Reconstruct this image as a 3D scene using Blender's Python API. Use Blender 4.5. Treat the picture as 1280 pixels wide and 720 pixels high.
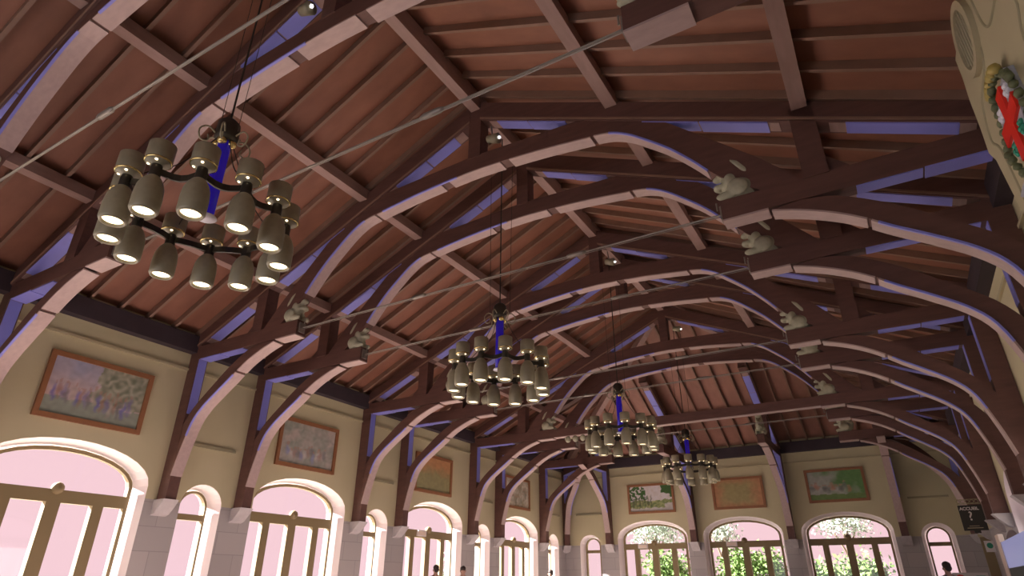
import bpy, bmesh, math, random
from mathutils import Vector, Matrix
from mathutils.geometry import tessellate_polygon
from mathutils import noise as mnoise
random.seed(7)
PI = math.pi
SC = bpy.context.scene
for o in list(bpy.data.objects): bpy.data.objects.remove(o)

# ------------------------------------------------------------------ camera
H = 1.25                       # eye height above the hall floor
CAMX = 5.276
def cam_axes(p, y, r):
    cy, sy = math.cos(y), math.sin(y)
    Fv = Vector((-sy, cy, 0)); Rv = Vector((cy, sy, 0)); Uv = Vector((0, 0, 1))
    F2 = Fv*math.cos(p)+Uv*math.sin(p); U2 = Uv*math.cos(p)-Fv*math.sin(p)
    return Rv*math.cos(r)+U2*math.sin(r), U2*math.cos(r)-Rv*math.sin(r), F2
Rv, Uv, Fv = cam_axes(.4499, .5369, .0041)
cd = bpy.data.cameras.new('camera'); cam = bpy.data.objects.new('camera', cd); SC.collection.objects.link(cam)
cam.matrix_world = Matrix(((Rv.x, Uv.x, -Fv.x, CAMX), (Rv.y, Uv.y, -Fv.y, 0), (Rv.z, Uv.z, -Fv.z, H), (0, 0, 0, 1)))
cd.sensor_width = 36; cd.lens = 36*766.16/1280; cd.clip_end = 300; cd.clip_start = .05
SC.camera = cam

# ------------------------------------------------------------------ world, sun, added fill lamps, exposure
W = bpy.data.worlds.new('World'); SC.world = W; W.use_nodes = True
wn = W.node_tree.nodes; bg = wn['Background']
bg.inputs[0].default_value = (.99, .66, .72, 1); bg.inputs[1].default_value = 1.0
sd = bpy.data.lights.new('sun', 'SUN'); sd.energy = 60; sd.angle = math.radians(1.5); sd.color = (.98, .90, .90)
sun = bpy.data.objects.new('sun', sd); SC.collection.objects.link(sun)
sun.rotation_euler = Vector((.80, .33, -.47)).to_track_quat('-Z', 'Y').to_euler()
def fill_light(name, loc, direction, sx, sy, power, col):
    l = bpy.data.lights.new(name, 'AREA'); l.shape = 'RECTANGLE'; l.size = sx; l.size_y = sy; l.energy = power; l.color = col
    o = bpy.data.objects.new(name, l); SC.collection.objects.link(o); o.location = loc
    o.rotation_euler = Vector(direction).to_track_quat('-Z', 'Z').to_euler(); return o
fill_light('fill_near_end', (0, -5.7, 1.7), (0, 1, -.12), 9.5, 3.0, 250, (.93, .90, 1.0))  # added fill lamp behind the camera; this wall has no window
for yy in (11.25, 16.75):
    fill_light('fill_right_window', (7.75, yy, 1.2), (-1, 0, -.1), 2.4, 2.2, 90, (1, .9, .85))  # added lamps in unseen right wall windows to brighten the hall
SC.view_settings.view_transform = 'Standard'; SC.view_settings.look = 'None'
SC.view_settings.exposure = 0.0; SC.view_settings.gamma = 1.0
SC.view_settings.use_curve_mapping = False

# ------------------------------------------------------------------ materials
def mat(name, col, rough=.6, metal=0., emit=None, es=0., var=0., scale=3., stretch=(1, 1, 1), bump=0.):
    m = bpy.data.materials.new(name); m.use_nodes = True
    n = m.node_tree.nodes; l = m.node_tree.links; b = n['Principled BSDF']
    b.inputs['Base Color'].default_value = (*col, 1); b.inputs['Roughness'].default_value = rough
    b.inputs['Metallic'].default_value = metal
    if emit: b.inputs['Emission Color'].default_value = (*emit, 1); b.inputs['Emission Strength'].default_value = es
    if var:
        tc = n.new('ShaderNodeTexCoord'); mp = n.new('ShaderNodeMapping'); mp.inputs['Scale'].default_value = stretch
        nz = n.new('ShaderNodeTexNoise'); nz.inputs['Scale'].default_value = scale; nz.inputs['Detail'].default_value = 5
        mx = n.new('ShaderNodeMix'); mx.data_type = 'RGBA'
        l.new(tc.outputs['Object'], mp.inputs[0]); l.new(mp.outputs[0], nz.inputs['Vector'])
        mx.inputs[6].default_value = (*[c*(1-var) for c in col], 1); mx.inputs[7].default_value = (*[min(1, c*(1+var)) for c in col], 1)
        l.new(nz.outputs['Fac'], mx.inputs[0]); l.new(mx.outputs[2], b.inputs['Base Color'])
        if bump:
            bp = n.new('ShaderNodeBump'); bp.inputs['Strength'].default_value = bump; bp.inputs['Distance'].default_value = .02
            l.new(nz.outputs['Fac'], bp.inputs['Height']); l.new(bp.outputs[0], b.inputs['Normal'])
    return m
M = dict(
    beam=mat('beam_wood', (.128, .060, .046), .6, var=.35, scale=4, stretch=(.6, 3, 3), bump=.2),
    soffit=mat('pale_uplit_soffit_wood', (.46, .34, .31), .55, var=.18, scale=5, stretch=(1, 3, 3)),  # soffit boards; floor bounce on the undersides also put into this paler tone
    purlin=mat('purlin_wood', (.36, .235, .20), .6, var=.25, scale=4, stretch=(3, .6, 3)),
    rafter=mat('rafter_wood', (.26, .155, .105), .6, var=.25, scale=4),
    rafteredge=mat('rafter_bottom_wood', (.30, .17, .115), .6, var=.2, scale=4),
    dark=mat('dark_plate_wood', (.045, .032, .04), .7, var=.3, scale=3),
    bluestrip=mat('blue_strip', (.25, .26, .72), .5, var=.12, scale=3),  # blue tone of the narrow strips along the timbers
    iron=mat('tie_rod_iron', (.30, .27, .23), .45, .5),
    bronze=mat('bronze_olive', (.33, .30, .20), .45, .15, var=.3, scale=9),
    bronzedark=mat('dark_bronze', (.06, .052, .04), .45, .6),
    brass=mat('polished_brass', (.75, .6, .25), .25, .8),
    cobalt=mat('cobalt_tube', (.022, .008, .42), .25, emit=(.05, .02, .8), es=.12),
    white=mat('white_plate', (.85, .85, .9), .4),
    glow=mat('warm_lamp', (1, .9, .7), .4, emit=(1, .80, .50), es=3.2),
    glowup=mat('warm_uplight', (1, .9, .7), .4, emit=(1, .74, .50), es=9),
    stonefig=mat('pale_carved_stone', (.42, .41, .29), .8, var=.25, scale=14, bump=.3),
    corbel=mat('corbel_stone', (.48, .45, .44), .85, var=.2, scale=9, bump=.2),
    frame=mat('picture_frame_wood', (.30, .13, .055), .5, var=.2, scale=6),
    winframe=mat('window_frame_paint', (.25, .19, .09), .6),
    reveal=mat('white_reveal', (.88, .80, .80), .8),
    plaster=mat('chimney_plaster', (.47, .42, .26), .8, var=.07, scale=2),
    plaster2=mat('chimney_plaster_groove', (.34, .31, .19), .8),
    floor=mat('hall_floor', (.56, .455, .43), .5, var=.15, scale=2),
    ground=mat('terrace', (.45, .42, .36), .9),
    signblack=mat('sign_black', (.035, .03, .022), .5),
    signwhite=mat('sign_white', (.75, .7, .68), .6),
    red=mat('shield_red', (.78, .03, .012), .45),
    grey=mat('shield_grey', (.40, .42, .46), .5, var=.35, scale=25),
    wreath=mat('wreath_green', (.13, .15, .07), .6, var=.5, scale=25),
    gold=mat('shield_gold', (.45, .36, .10), .5),
    screen=mat('blue_screen', (.02, .02, .05), .3, emit=(.20, .225, .45), es=.72),
    darkgreen=mat('dark_green_band', (.01, .025, .02), .6),
    jamb=mat('pale_jamb', (.85, .72, .6), .7),
    green=mat('emerald', (.03, .30, .18), .5), teal=mat('teal', (.1, .45, .45), .5),
    skin=mat('skin', (.42, .25, .18), .6), hair=mat('hair', (.03, .02, .015), .7),
    bark=mat('bark', (.16, .12, .08), .9), black=mat('vent_shade', (.004, .004, .004), .9),
    spot=mat('spot_bulb', (1, 1, 1), .4, emit=(1, 1, 1), es=1.2),
)
for nm, cc in dict(cloth_a=(.25, .07, .05), cloth_b=(.05, .07, .15), cloth_c=(.30, .28, .25), cloth_d=(.08, .1, .06)).items():
    M[nm] = mat(nm, cc, .8)
# glass: clear pane
def glass():
    m = bpy.data.materials.new('window_glass'); m.use_nodes = True; n = m.node_tree.nodes; l = m.node_tree.links
    n.remove(n['Principled BSDF']); t = n.new('ShaderNodeBsdfTransparent'); g = n.new('ShaderNodeBsdfGlossy')
    g.inputs['Roughness'].default_value = .03
    mx = n.new('ShaderNodeMixShader'); mx.inputs[0].default_value = .04
    t.inputs[0].default_value = (.98, .98, .98, 1)
    l.new(t.outputs[0], mx.inputs[1]); l.new(g.outputs[0], mx.inputs[2]); l.new(mx.outputs[0], n['Material Output'].inputs[0]); return m
M['glass'] = glass()
# wall: cream plaster above the corbels, coursed grey stone below
def wall_mat(name, axis):
    m = bpy.data.materials.new(name); m.use_nodes = True; n = m.node_tree.nodes; l = m.node_tree.links; b = n['Principled BSDF']
    b.inputs['Roughness'].default_value = .85
    g = n.new('ShaderNodeNewGeometry'); s = n.new('ShaderNodeSeparateXYZ'); l.new(g.outputs['Position'], s.inputs[0])
    c = n.new('ShaderNodeCombineXYZ'); l.new(s.outputs[axis], c.inputs[0]); l.new(s.outputs[2], c.inputs[1])
    br = n.new('ShaderNodeTexBrick'); l.new(c.outputs[0], br.inputs['Vector']); br.inputs['Scale'].default_value = 1
    br.inputs['Brick Width'].default_value = .95; br.inputs['Row Height'].default_value = .45; br.inputs['Mortar Size'].default_value = .008
    br.inputs['Color1'].default_value = (.40, .375, .36, 1); br.inputs['Color2'].default_value = (.46, .43, .41, 1); br.inputs['Mortar'].default_value = (.33, .31, .30, 1)
    nz = n.new('ShaderNodeTexNoise'); nz.inputs['Scale'].default_value = 1.3; nz.inputs['Detail'].default_value = 6; l.new(g.outputs['Position'], nz.inputs['Vector'])
    cr = n.new('ShaderNodeMix'); cr.data_type = 'RGBA'; l.new(nz.outputs['Fac'], cr.inputs[0])
    cr.inputs[6].default_value = (.55, .50, .30, 1); cr.inputs[7].default_value = (.62, .565, .36, 1)
    gt = n.new('ShaderNodeMath'); gt.operation = 'GREATER_THAN'; gt.inputs[1].default_value = H+1.5; l.new(s.outputs[2], gt.inputs[0])
    mx = n.new('ShaderNodeMix'); mx.data_type = 'RGBA'; l.new(gt.outputs[0], mx.inputs[0])
    l.new(br.outputs[0], mx.inputs[6]); l.new(cr.outputs[2], mx.inputs[7]); l.new(mx.outputs[2], b.inputs['Base Color']); return m
M['wallY'] = wall_mat('cream_wall_over_stone_side', 1); M['wallX'] = wall_mat('cream_wall_over_stone_end', 0)
# ceiling boards
def board_mat(name, axis, col):
    m = bpy.data.materials.new(name); m.use_nodes = True; n = m.node_tree.nodes; l = m.node_tree.links; b = n['Principled BSDF']
    b.inputs['Roughness'].default_value = .6
    g = n.new('ShaderNodeNewGeometry'); mp = n.new('ShaderNodeMapping'); l.new(g.outputs['Position'], mp.inputs[0])
    mp.inputs['Scale'].default_value = (.35, 2.2, 2.2) if axis == 1 else (2.2, .35, 2.2)
    nz = n.new('ShaderNodeTexNoise'); nz.inputs['Scale'].default_value = 1.6; nz.inputs['Detail'].default_value = 5; l.new(mp.outputs[0], nz.inputs['Vector'])
    mx = n.new('ShaderNodeMix'); mx.data_type = 'RGBA'; l.new(nz.outputs['Fac'], mx.inputs[0])
    mx.inputs[6].default_value = (*[c*.65 for c in col], 1); mx.inputs[7].default_value = (*[c*1.35 for c in col], 1)
    l.new(mx.outputs[2], b.inputs['Base Color']); return m
M['boardL'] = board_mat('red_roof_boards_left', 1, (.265, .112, .066)); M['boardR'] = M['boardL']; M['boardE'] = board_mat('red_roof_boards_end', 0, (.33, .165, .115))
def leaf_mat(name, a, b_):
    m = bpy.data.materials.new(name); m.use_nodes = True; n = m.node_tree.nodes; l = m.node_tree.links; b = n['Principled BSDF']
    oi = n.new('ShaderNodeTexNoise'); g = n.new('ShaderNodeNewGeometry'); l.new(g.outputs['Position'], oi.inputs['Vector']); oi.inputs['Scale'].default_value = 1.5
    mx = n.new('ShaderNodeMix'); mx.data_type = 'RGBA'; mx.inputs[6].default_value = (*a, 1); mx.inputs[7].default_value = (*b_, 1)
    l.new(oi.outputs['Fac'], mx.inputs[0]); l.new(mx.outputs[2], b.inputs['Base Color']); b.inputs['Roughness'].default_value = .7
    b.inputs['Transmission Weight'].default_value = 0.0
    return m
M['leaf'] = leaf_mat('leaves', (.055, .13, .018), (.15, .24, .06)); M['leafhaze'] = leaf_mat('hazy_leaves', (.20, .28, .20), (.30, .34, .28))  # second one: haze over distant crowns put into the leaf colour
def vcol():
    m = bpy.data.materials.new('painted_canvas'); m.use_nodes = True; n = m.node_tree.nodes; l = m.node_tree.links; b = n['Principled BSDF']
    a = n.new('ShaderNodeVertexColor'); a.layer_name = 'pigment'; l.new(a.outputs[0], b.inputs['Base Color']); b.inputs['Roughness'].default_value = .6; return m
M['canvas'] = vcol()

# ------------------------------------------------------------------ helpers
COL = SC.collection
def link(name, me, parent=None):
    o = bpy.data.objects.new(name, me); COL.objects.link(o)
    if parent: o.parent = parent
    return o
def obj(name, bm, m, parent=None, smooth=False):
    bmesh.ops.recalc_face_normals(bm, faces=bm.faces[:])
    me = bpy.data.meshes.new(name); bm.to_mesh(me); bm.free()
    for mm in (m if isinstance(m, list) else [m]): me.materials.append(M[mm])
    if smooth:
        for p in me.polygons: p.use_smooth = True
    return link(name, me, parent)
def empty(name, loc=(0, 0, 0), rz=0.):
    o = bpy.data.objects.new(name, None); COL.objects.link(o); o.location = loc; o.rotation_euler = (0, 0, rz); o.empty_display_size = .2; return o
def tag(o, label=None, cat=None, group=None, kind=None):
    if label: o['label'] = label
    if cat: o['category'] = cat
    if group: o['group'] = group
    if kind: o['kind'] = kind
    return o
def copy_tree(o, parent=None):
    c = o.copy(); COL.objects.link(c)
    if parent: c.parent = parent
    for ch in list(o.children): copy_tree(ch, c)
    return c
def B(): return bmesh.new()
def box(bm, x0, x1, y0, y1, z0, z1):
    v = [bm.verts.new((x, y, z)) for x in (x0, x1) for y in (y0, y1) for z in (z0, z1)]
    for f in ((0, 1, 3, 2), (4, 6, 7, 5), (0, 4, 5, 1), (2, 3, 7, 6), (0, 2, 6, 4), (1, 5, 7, 3)): bm.faces.new([v[i] for i in f])
    return bm
def prism(bm, pts, y0, y1):           # polygon in XZ, extruded in Y
    a = [bm.verts.new((x, y0, z)) for x, z in pts]; b = [bm.verts.new((x, y1, z)) for x, z in pts]
    tris = tessellate_polygon([[Vector((x, z, 0)) for x, z in pts]])
    for t in tris:
        bm.faces.new([a[i] for i in t]); bm.faces.new([b[i] for i in reversed(t)])
    k = len(pts)
    for i in range(k): bm.faces.new((a[i], a[(i+1) % k], b[(i+1) % k], b[i]))
    return bm
def catmull(pts, n=4):
    out = []; P = [Vector(p) for p in pts]
    for i in range(len(P)-1):
        p0 = P[max(i-1, 0)]; p1 = P[i]; p2 = P[i+1]; p3 = P[min(i+2, len(P)-1)]
        for k in range(n):
            t = k/n; out.append(.5*((2*p1)+(p2-p0)*t+(2*p0-5*p1+4*p2-p3)*t*t+(3*p1-p0-3*p2+p3)*t**3))
    out.append(P[-1]); return out
def strip(bm, pts, th, y0, y1):       # band under a curve in XZ, thickness th below it
    P = [Vector(p) for p in pts]; low = []
    for i, p in enumerate(P):
        d = (P[min(i+1, len(P)-1)]-P[max(i-1, 0)]).normalized(); nrm = Vector((d.y, -d.x))
        if nrm.y > 0 and abs(nrm.y) > .15: nrm = -nrm
        low.append(p+nrm*th)
    n = len(P)
    rows = [[bm.verts.new((q[0], y, q[1])) for q in R_] for R_ in (P, low) for y in (y0, y1)]
    a, b, c, d = rows
    for i in range(n-1):
        bm.faces.new((a[i], a[i+1], b[i+1], b[i])); bm.faces.new((c[i], d[i], d[i+1], c[i+1]))
        bm.faces.new((a[i], c[i], c[i+1], a[i+1])); bm.faces.new((b[i], b[i+1], d[i+1], d[i]))
    for i in (0, n-1): bm.faces.new((a[i], b[i], d[i], c[i]))
    return bm
def tube(bm, pts, r, seg=8, caps=True):
    P = [Vector(p) for p in pts]; rings = []
    rr = r if isinstance(r, (list, tuple)) else [r]*len(P)
    up = None
    for i, p in enumerate(P):
        d = (P[min(i+1, len(P)-1)]-P[max(i-1, 0)]).normalized()
        if up is None: up = Vector((0, 0, 1)) if abs(d.z) < .9 else Vector((1, 0, 0))
        s = d.cross(up).normalized(); u = s.cross(d).normalized(); up = u
        rings.append([bm.verts.new(p+rr[i]*(s*math.cos(2*PI*k/seg)+u*math.sin(2*PI*k/seg))) for k in range(seg)])
    for a, b in zip(rings, rings[1:]):
        for k in range(seg): bm.faces.new((a[k], a[(k+1) % seg], b[(k+1) % seg], b[k]))
    if caps: bm.faces.new(rings[0]); bm.faces.new(rings[-1][::-1])
    return bm
def lathe(bm, prof, c=(0, 0, 0), seg=20):
    rings = []
    for r, z in prof: rings.append([bm.verts.new((c[0]+r*math.cos(2*PI*k/seg), c[1]+r*math.sin(2*PI*k/seg), c[2]+z)) for k in range(seg)] if r > 1e-5 else [bm.verts.new((c[0], c[1], c[2]+z))])
    for a, b in zip(rings, rings[1:]):
        for k in range(seg):
            q = [a[k % len(a)], a[(k+1) % len(a)], b[(k+1) % len(b)], b[k % len(b)]]
            q2 = []
            for v in q:
                if v not in q2: q2.append(v)
            if len(q2) > 2: bm.faces.new(q2)
    return bm
def sphere(bm, c, r, sub=2):
    m = Matrix.Translation(c) @ Matrix.Diagonal((*(r if isinstance(r, (tuple, list)) else (r,)*3), 1))
    bmesh.ops.create_icosphere(bm, subdivisions=sub, radius=1, matrix=m); return bm
def baked(name, bm, m, mods, parent=None):   # join shapes into one continuous skin
    me = bpy.data.meshes.new(name); bm.to_mesh(me); bm.free(); t = bpy.data.objects.new('tmp', me); COL.objects.link(t)
    for k, kw in mods:
        md = t.modifiers.new(k, k)
        for a, v in kw.items(): setattr(md, a, v)
    dg = bpy.context.evaluated_depsgraph_get(); out = bpy.data.meshes.new_from_object(t.evaluated_get(dg))
    bpy.data.objects.remove(t); out.materials.clear(); out.materials.append(M[m])
    for p in out.polygons: p.use_smooth = True
    return link(name, out, parent)

A = 7.49; YE = 26.08; YN = -6.0; RID = 18.59; SLOPE = .48; ZR = 8.52   # hall half width, end wall, near wall, end of ridge
TY = {-1: 2.18, 0: 3.97, 1: 7.60, 2: 9.39, 3: 13.10, 4: 14.86, 5: 18.64, 6: 20.37, 7: 23.84}

# ------------------------------------------------------------------ walls with arched openings
def arch_pts(c, hw, zs, zt, z0, n=14, power=1.0):    # opening outline (u,z): flat bottom, elliptical head
    pts = [(c-hw, z0), (c+hw, z0)]
    for k in range(n+1):
        a = PI*k/n; pts.append((c+hw*math.cos(a), zs+(zt-zs)*math.sin(a)))
    return pts
def wall(name, outer, holes, place, m, thick):
    polys = [[Vector((u, z, 0)) for u, z in outer]]+[[Vector((u, z, 0)) for u, z in h] for h in holes]
    flat = [p for q in polys for p in q]; tris = tessellate_polygon(polys); bm = B()
    inner = [Vector((u, z, 0)) for u, z in outer]
    for h in holes:
        cu = (min(u for u, z in h)+max(u for u, z in h))/2; hw_ = max(u for u, z in h)-cu; z0_ = h[0][1]
        for u, z in h:
            t = 0 if z < z0_+.3 else 1
            inner.append(Vector((cu+(u-cu)*(hw_+SPLAY)/hw_, z+(SPLAY*.85*max(0, (z-1.3))/(max(q[1] for q in h)-1.3) if t else 0), 0)))
    tris = tessellate_polygon([inner[:len(outer)]]+[inner[len(outer)+sum(len(q) for q in holes[:i]):len(outer)+sum(len(q) for q in holes[:i+1])] for i in range(len(holes))])
    a = [bm.verts.new(place(p.x, 0, p.y)) for p in inner]; b = [bm.verts.new(place(p.x, thick, p.y)) for p in flat]
    for t in tris:
        bm.faces.new([a[i] for i in t]); bm.faces.new([b[i] for i in t[::-1]])
    i0 = 0
    for qi, q in enumerate(polys):
        k = len(q)
        for i in range(k):
            f = bm.faces.new((a[i0+i], a[i0+(i+1) % k], b[i0+(i+1) % k], b[i0+i])); f.material_index = 1 if qi else 0
        i0 += k
    o = obj(name, bm, [m, 'reveal']); return tag(o, kind='structure')
fz = -H
def Lp(u, d, z): return (-A-d, u, z+H)
def Rp(u, d, z): return (A+d, u, z+H)
def Ep(u, d, z): return (u, YE+d, z+H)
def Np(u, d, z): return (u, YN-d, z+H)
WIDE = dict(hw=1.34, zs=1.70, zt=2.27); NAR = dict(hw=.35, zs=1.45, zt=1.80)
SPLAY = .13
wideL = [.25, 5.785, 11.245, 16.75, 22.105]; narL = [3.075, 8.495, 13.98, 19.5, 24.96]
wideE = [-3.57, 0, 3.57]; narE = [-6.30, 6.28]
holesL = [arch_pts(c, WIDE['hw'], WIDE['zs'], WIDE['zt'], fz+.02) for c in wideL]+[arch_pts(c, NAR['hw'], NAR['zs'], NAR['zt'], -.6) for c in narL]
wall('wall_left', [(YN, fz), (YE+.5, fz), (YE+.5, 5.2), (YN, 5.2)], holesL, Lp, 'wallY', .55)
holesR = [arch_pts(c, WIDE['hw'], WIDE['zs'], WIDE['zt'], fz+.02) for c in (11.245, 16.75)]  # unseen openings, added as a source for daylight
DOORC = 19.6
holesR.append(arch_pts(DOORC, 1.33, .75, 1.2, fz+.02))
wall('wall_right', [(YN, fz), (YE+.5, fz), (YE+.5, 5.2), (YN, 5.2)], holesR, Rp, 'wallY', .55)
holesE = [arch_pts(c, WIDE['hw'], WIDE['zs'], WIDE['zt'], fz+.02) for c in wideE]+[arch_pts(c, NAR['hw'], NAR['zs'], NAR['zt'], -.6) for c in narE]
wall('wall_end', [(-A, fz), (A, fz), (A, 5.2), (-A, 5.2)], holesE, Ep, 'wallX', .55)
wall('wall_near', [(-A, fz), (A, fz), (A, 5.1), (0, 8.7), (-A, 5.1)], [], Np, 'wallX', .3)
tag(obj('floor', box(B(), -A-.5, A+.5, YN-.3, YE+.5, -.12, 0), 'floor'), kind='structure')
tag(obj('ground', box(B(), -60, 60, -40, 90, -.6, -.14), 'ground'), kind='structure')

# windows: frame, transom, stiles, glass
def window(idx, c, place, wide, openleaf=False):
    w = WIDE if wide else NAR; z0 = fz+.02 if wide else -.6
    d0, d1 = .30, .40
    def pl(u, z, d): return Vector(place(u, d, z))
    def ring(bm, outer, inner, da, db):
        n = len(outer); V = [[bm.verts.new(pl(u, z, d)) for u, z in P] for P in (outer, inner) for d in (da, db)]
        for i in range(n):
            j = (i+1) % n
            for p, q in ((0, 2), (1, 3), (0, 1), (2, 3)): bm.faces.new((V[p][i], V[p][j], V[q][j], V[q][i]))
    t = .07 if wide else .05
    bm = B(); ring(bm, arch_pts(c, w['hw'], w['zs'], w['zt'], z0), arch_pts(c, w['hw']-t, w['zs'], w['zt']-t, z0+t), d0, d1)
    root = obj('window_%d' % idx, bm, 'winframe'); tag(root, kind='structure')
    def bar(name, u0, u1, z0_, z1_, da=d0-.02, db=d1+.02, m='winframe', parent=root):
        bm = B(); V = [bm.verts.new(pl(u, z, d)) for u in (u0, u1) for z in (z0_, z1_) for d in (da, db)]
        for f in ((0, 1, 3, 2), (4, 6, 7, 5), (0, 4, 5, 1), (2, 3, 7, 6), (0, 2, 6, 4), (1, 5, 7, 3)): bm.faces.new([V[i] for i in f])
        return obj(name, bm, m, parent)
    hw = w['hw']-t
    bm = B(); P = arch_pts(c, hw, w['zs'], w['zt']-t, z0+t); vs = [bm.verts.new(pl(u, z, .35)) for u, z in P]; bm.faces.new(vs)
    obj('window_glass', bm, 'glass', root)
    if wide:
        bar('transom', c-hw, c+hw, 1.30, 1.52)
        bm = B(); sphere(bm, pl(c, 1.54, d0-.02), .11); obj('transom_knob', bm, 'winframe', root, True)
        for u, wd in ((c-.78, .20), (c, .24), (c+.78, .20)): bar('stile', u-wd/2, u+wd/2, z0, 1.30)
        for u0, u1 in ((c-hw, c-.88), (c-.68, c-.12), (c+.12, c+.68), (c+.88, c+hw)):
            bar('door_rail', u0, u1, z0, z0+.35); bar('door_rail', u0, u1, z0+1.0, z0+1.12)
    else:
        bar('transom', c-hw, c+hw, 1.20, 1.32); bar('sill', c-w['hw'], c+w['hw'], z0-.05, z0, .0, .5, 'reveal')
    return root
wi = 1
for place, ws, ns in ((Lp, wideL, narL), (Ep, wideE, narE), (Rp, (11.245, 16.75), ())):
    for c in ws: window(wi, c, place, True); wi += 1
    for c in ns: window(wi, c, place, False); wi += 1

# small lit exit boxes on two transoms
for loc, lab, ax in (((-A-.24, 16.35, H+1.42), 'small lit exit box on the left window transom below the plain orange painting', 0),
                     ((-4.05, YE+.24, H+1.42), 'small lit exit box on the transom of the end wall window below the tree painting', 1),
                     ((-.48, YE+.24, H+1.42), 'small lit exit box on the transom of the middle end wall window', 1)):
    r = empty('exit_light', loc); tag(r, lab, 'sign', 'lit exit boxes on window transoms')
    b1 = B(); b2 = B()
    if ax == 0: box(b1, -.04, .04, -.2, .2, -.08, .08); box(b2, .041, .046, -.17, .17, -.055, .055)
    else: box(b1, -.2, .2, -.04, .04, -.08, .08); box(b2, -.17, .17, -.046, -.041, -.055, .055)
    obj('housing', b1, 'signwhite', r); obj('lit_face', b2, 'jamb', r)

# ------------------------------------------------------------------ ceiling: three slopes with their rafters
def roofz(x): return ZR-SLOPE*abs(x)
def slab(name, pts, up, m):
    bm = B(); a = [bm.verts.new(p) for p in pts]; b = [bm.verts.new(Vector(p)+Vector((0, 0, up))) for p in pts]
    bm.faces.new(a); bm.faces.new(b[::-1]); n = len(pts)
    for i in range(n): bm.faces.new((a[i], a[(i+1) % n], b[(i+1) % n], b[i]))
    return tag(obj(name, bm, m), kind='structure')
RD = .15; AE = A+.6
def P3(x, y, z): return (x, y, z+H)
cl = slab('ceiling_left', [P3(0, YN-.3, ZR+RD), P3(0, RID, ZR+RD), P3(-AE, RID+AE, ZR+RD-SLOPE*AE), P3(-AE, YN-.3, ZR+RD-SLOPE*AE)], .12, 'boardL')
cr = slab('ceiling_right', [P3(0, YN-.3, ZR+RD), P3(AE, YN-.3, ZR+RD-SLOPE*AE), P3(AE, RID+AE, ZR+RD-SLOPE*AE), P3(0, RID, ZR+RD)], .12, 'boardR')
ce = slab('ceiling_end', [P3(0, RID, ZR+RD), P3(AE, RID+AE, ZR+RD-SLOPE*AE), P3(-AE, RID+AE, ZR+RD-SLOPE*AE)], .12, 'boardE')
def rafter(parent, p, q, side):        # sloping joist from p (top) to q (eave); a deep web with a slightly wider pale edge
    p = Vector(p); q = Vector(q); side = Vector(side)
    for nm, w, za, zb, m in (('rafter', .028, RD-.002, .02, 'rafter'),):
        bm = B(); V = [bm.verts.new(e+side*s*w+Vector((0, 0, z+H))) for e in (p, q) for s in (-1, 1) for z in (za, 0)]
        for f in ((0, 1, 3, 2), (4, 6, 7, 5), (0, 4, 5, 1), (2, 3, 7, 6), (0, 2, 6, 4), (1, 5, 7, 3)): bm.faces.new([V[i] for i in f])
        obj(nm, bm, m, parent)
for sgn, par in ((-1, cl), (1, cr)):
    y = 5.14-.585*8
    while y < RID+AE-.7:
        x0 = max(.10, y-RID+.10)
        rafter(par, (sgn*x0, y, roofz(x0)), (sgn*(A-.02), y, roofz(A-.02)), (0, 1, 0)); y += .585
k = -12
while k <= 12:
    x = k*.585; y0 = RID+max(.1, abs(x)+.10)
    if y0 < YE-.4: rafter(ce, (x, y0, ZR-SLOPE*(y0-RID)), (x, YE-.02, ZR-SLOPE*(YE-.02-RID)), (1, 0, 0))
    k += 1

# ------------------------------------------------------------------ purlins, ridge, hips, wall plates
def beamobj(name, p, q, w, h, m, label, cat, group=None):   # box beam, bottom edge line p-q (hall coordinates)
    p = Vector(p); q = Vector(q); d = (q-p).normalized(); s = d.cross(Vector((0, 0, 1))).normalized(); bm = B()
    V = [bm.verts.new(e+s*a*w/2+Vector((0, 0, z+H))) for e in (p, q) for a in (-1, 1) for z in (0, h)]
    for f in ((0, 1, 3, 2), (4, 6, 7, 5), (0, 4, 5, 1), (2, 3, 7, 6), (0, 2, 6, 4), (1, 5, 7, 3)): bm.faces.new([V[i] for i in f])
    return tag(obj(name, bm, m), label, cat, group)
beamobj('ridge_beam', (0, YN, 8.18), (0, RID+.1, 8.18), .20, .36, 'purlin', 'long wooden ridge beam at the very top between both roof slopes', 'beam')
for s, nm in ((-1, 'left'), (1, 'right')):
    beamobj('purlin', (s*2.70, YN, 7.03), (s*2.70, RID+2.6, 7.03), .20, .22, 'purlin', 'upper long purlin under the %s roof slope, nearest the ridge' % nm, 'beam', 'long purlins')
    beamobj('purlin', (s*5.33, YN, 5.79), (s*5.33, RID+5.2, 5.79), .20, .20, 'purlin', 'lower long purlin under the %s roof slope, nearer the wall' % nm, 'beam', 'long purlins')
    beamobj('hip_rafter', (s*.1, RID+.1, 8.18), (s*(A-.1), YE-.1, 4.62), .20, .28, 'purlin', 'diagonal hip rafter running from the ridge end down to the far %s corner' % nm, 'beam')
    beamobj('wall_plate', (s*(A-.10), YN, 4.58), (s*(A-.10), YE, 4.58), .22, .38, 'dark', 'dark timber wall plate along the top of the %s wall' % nm, 'beam')
beamobj('purlin', (-2.6, 21.29, 7.03), (2.6, 21.29, 7.03), .20, .22, 'purlin', 'short upper purlin across the hipped end slope', 'beam', 'end slope purlins')
beamobj('purlin', (-5.2, 23.92, 5.79), (5.2, 23.92, 5.79), .20, .18, 'purlin', 'longer lower purlin across the hipped end slope above the end wall', 'beam', 'end slope purlins')
beamobj('wall_plate', (-A+.2, YE-.10, 4.58), (A-.2, YE-.10, 4.58), .22, .38, 'dark', 'dark timber wall plate along the top of the end wall', 'beam')
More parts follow.
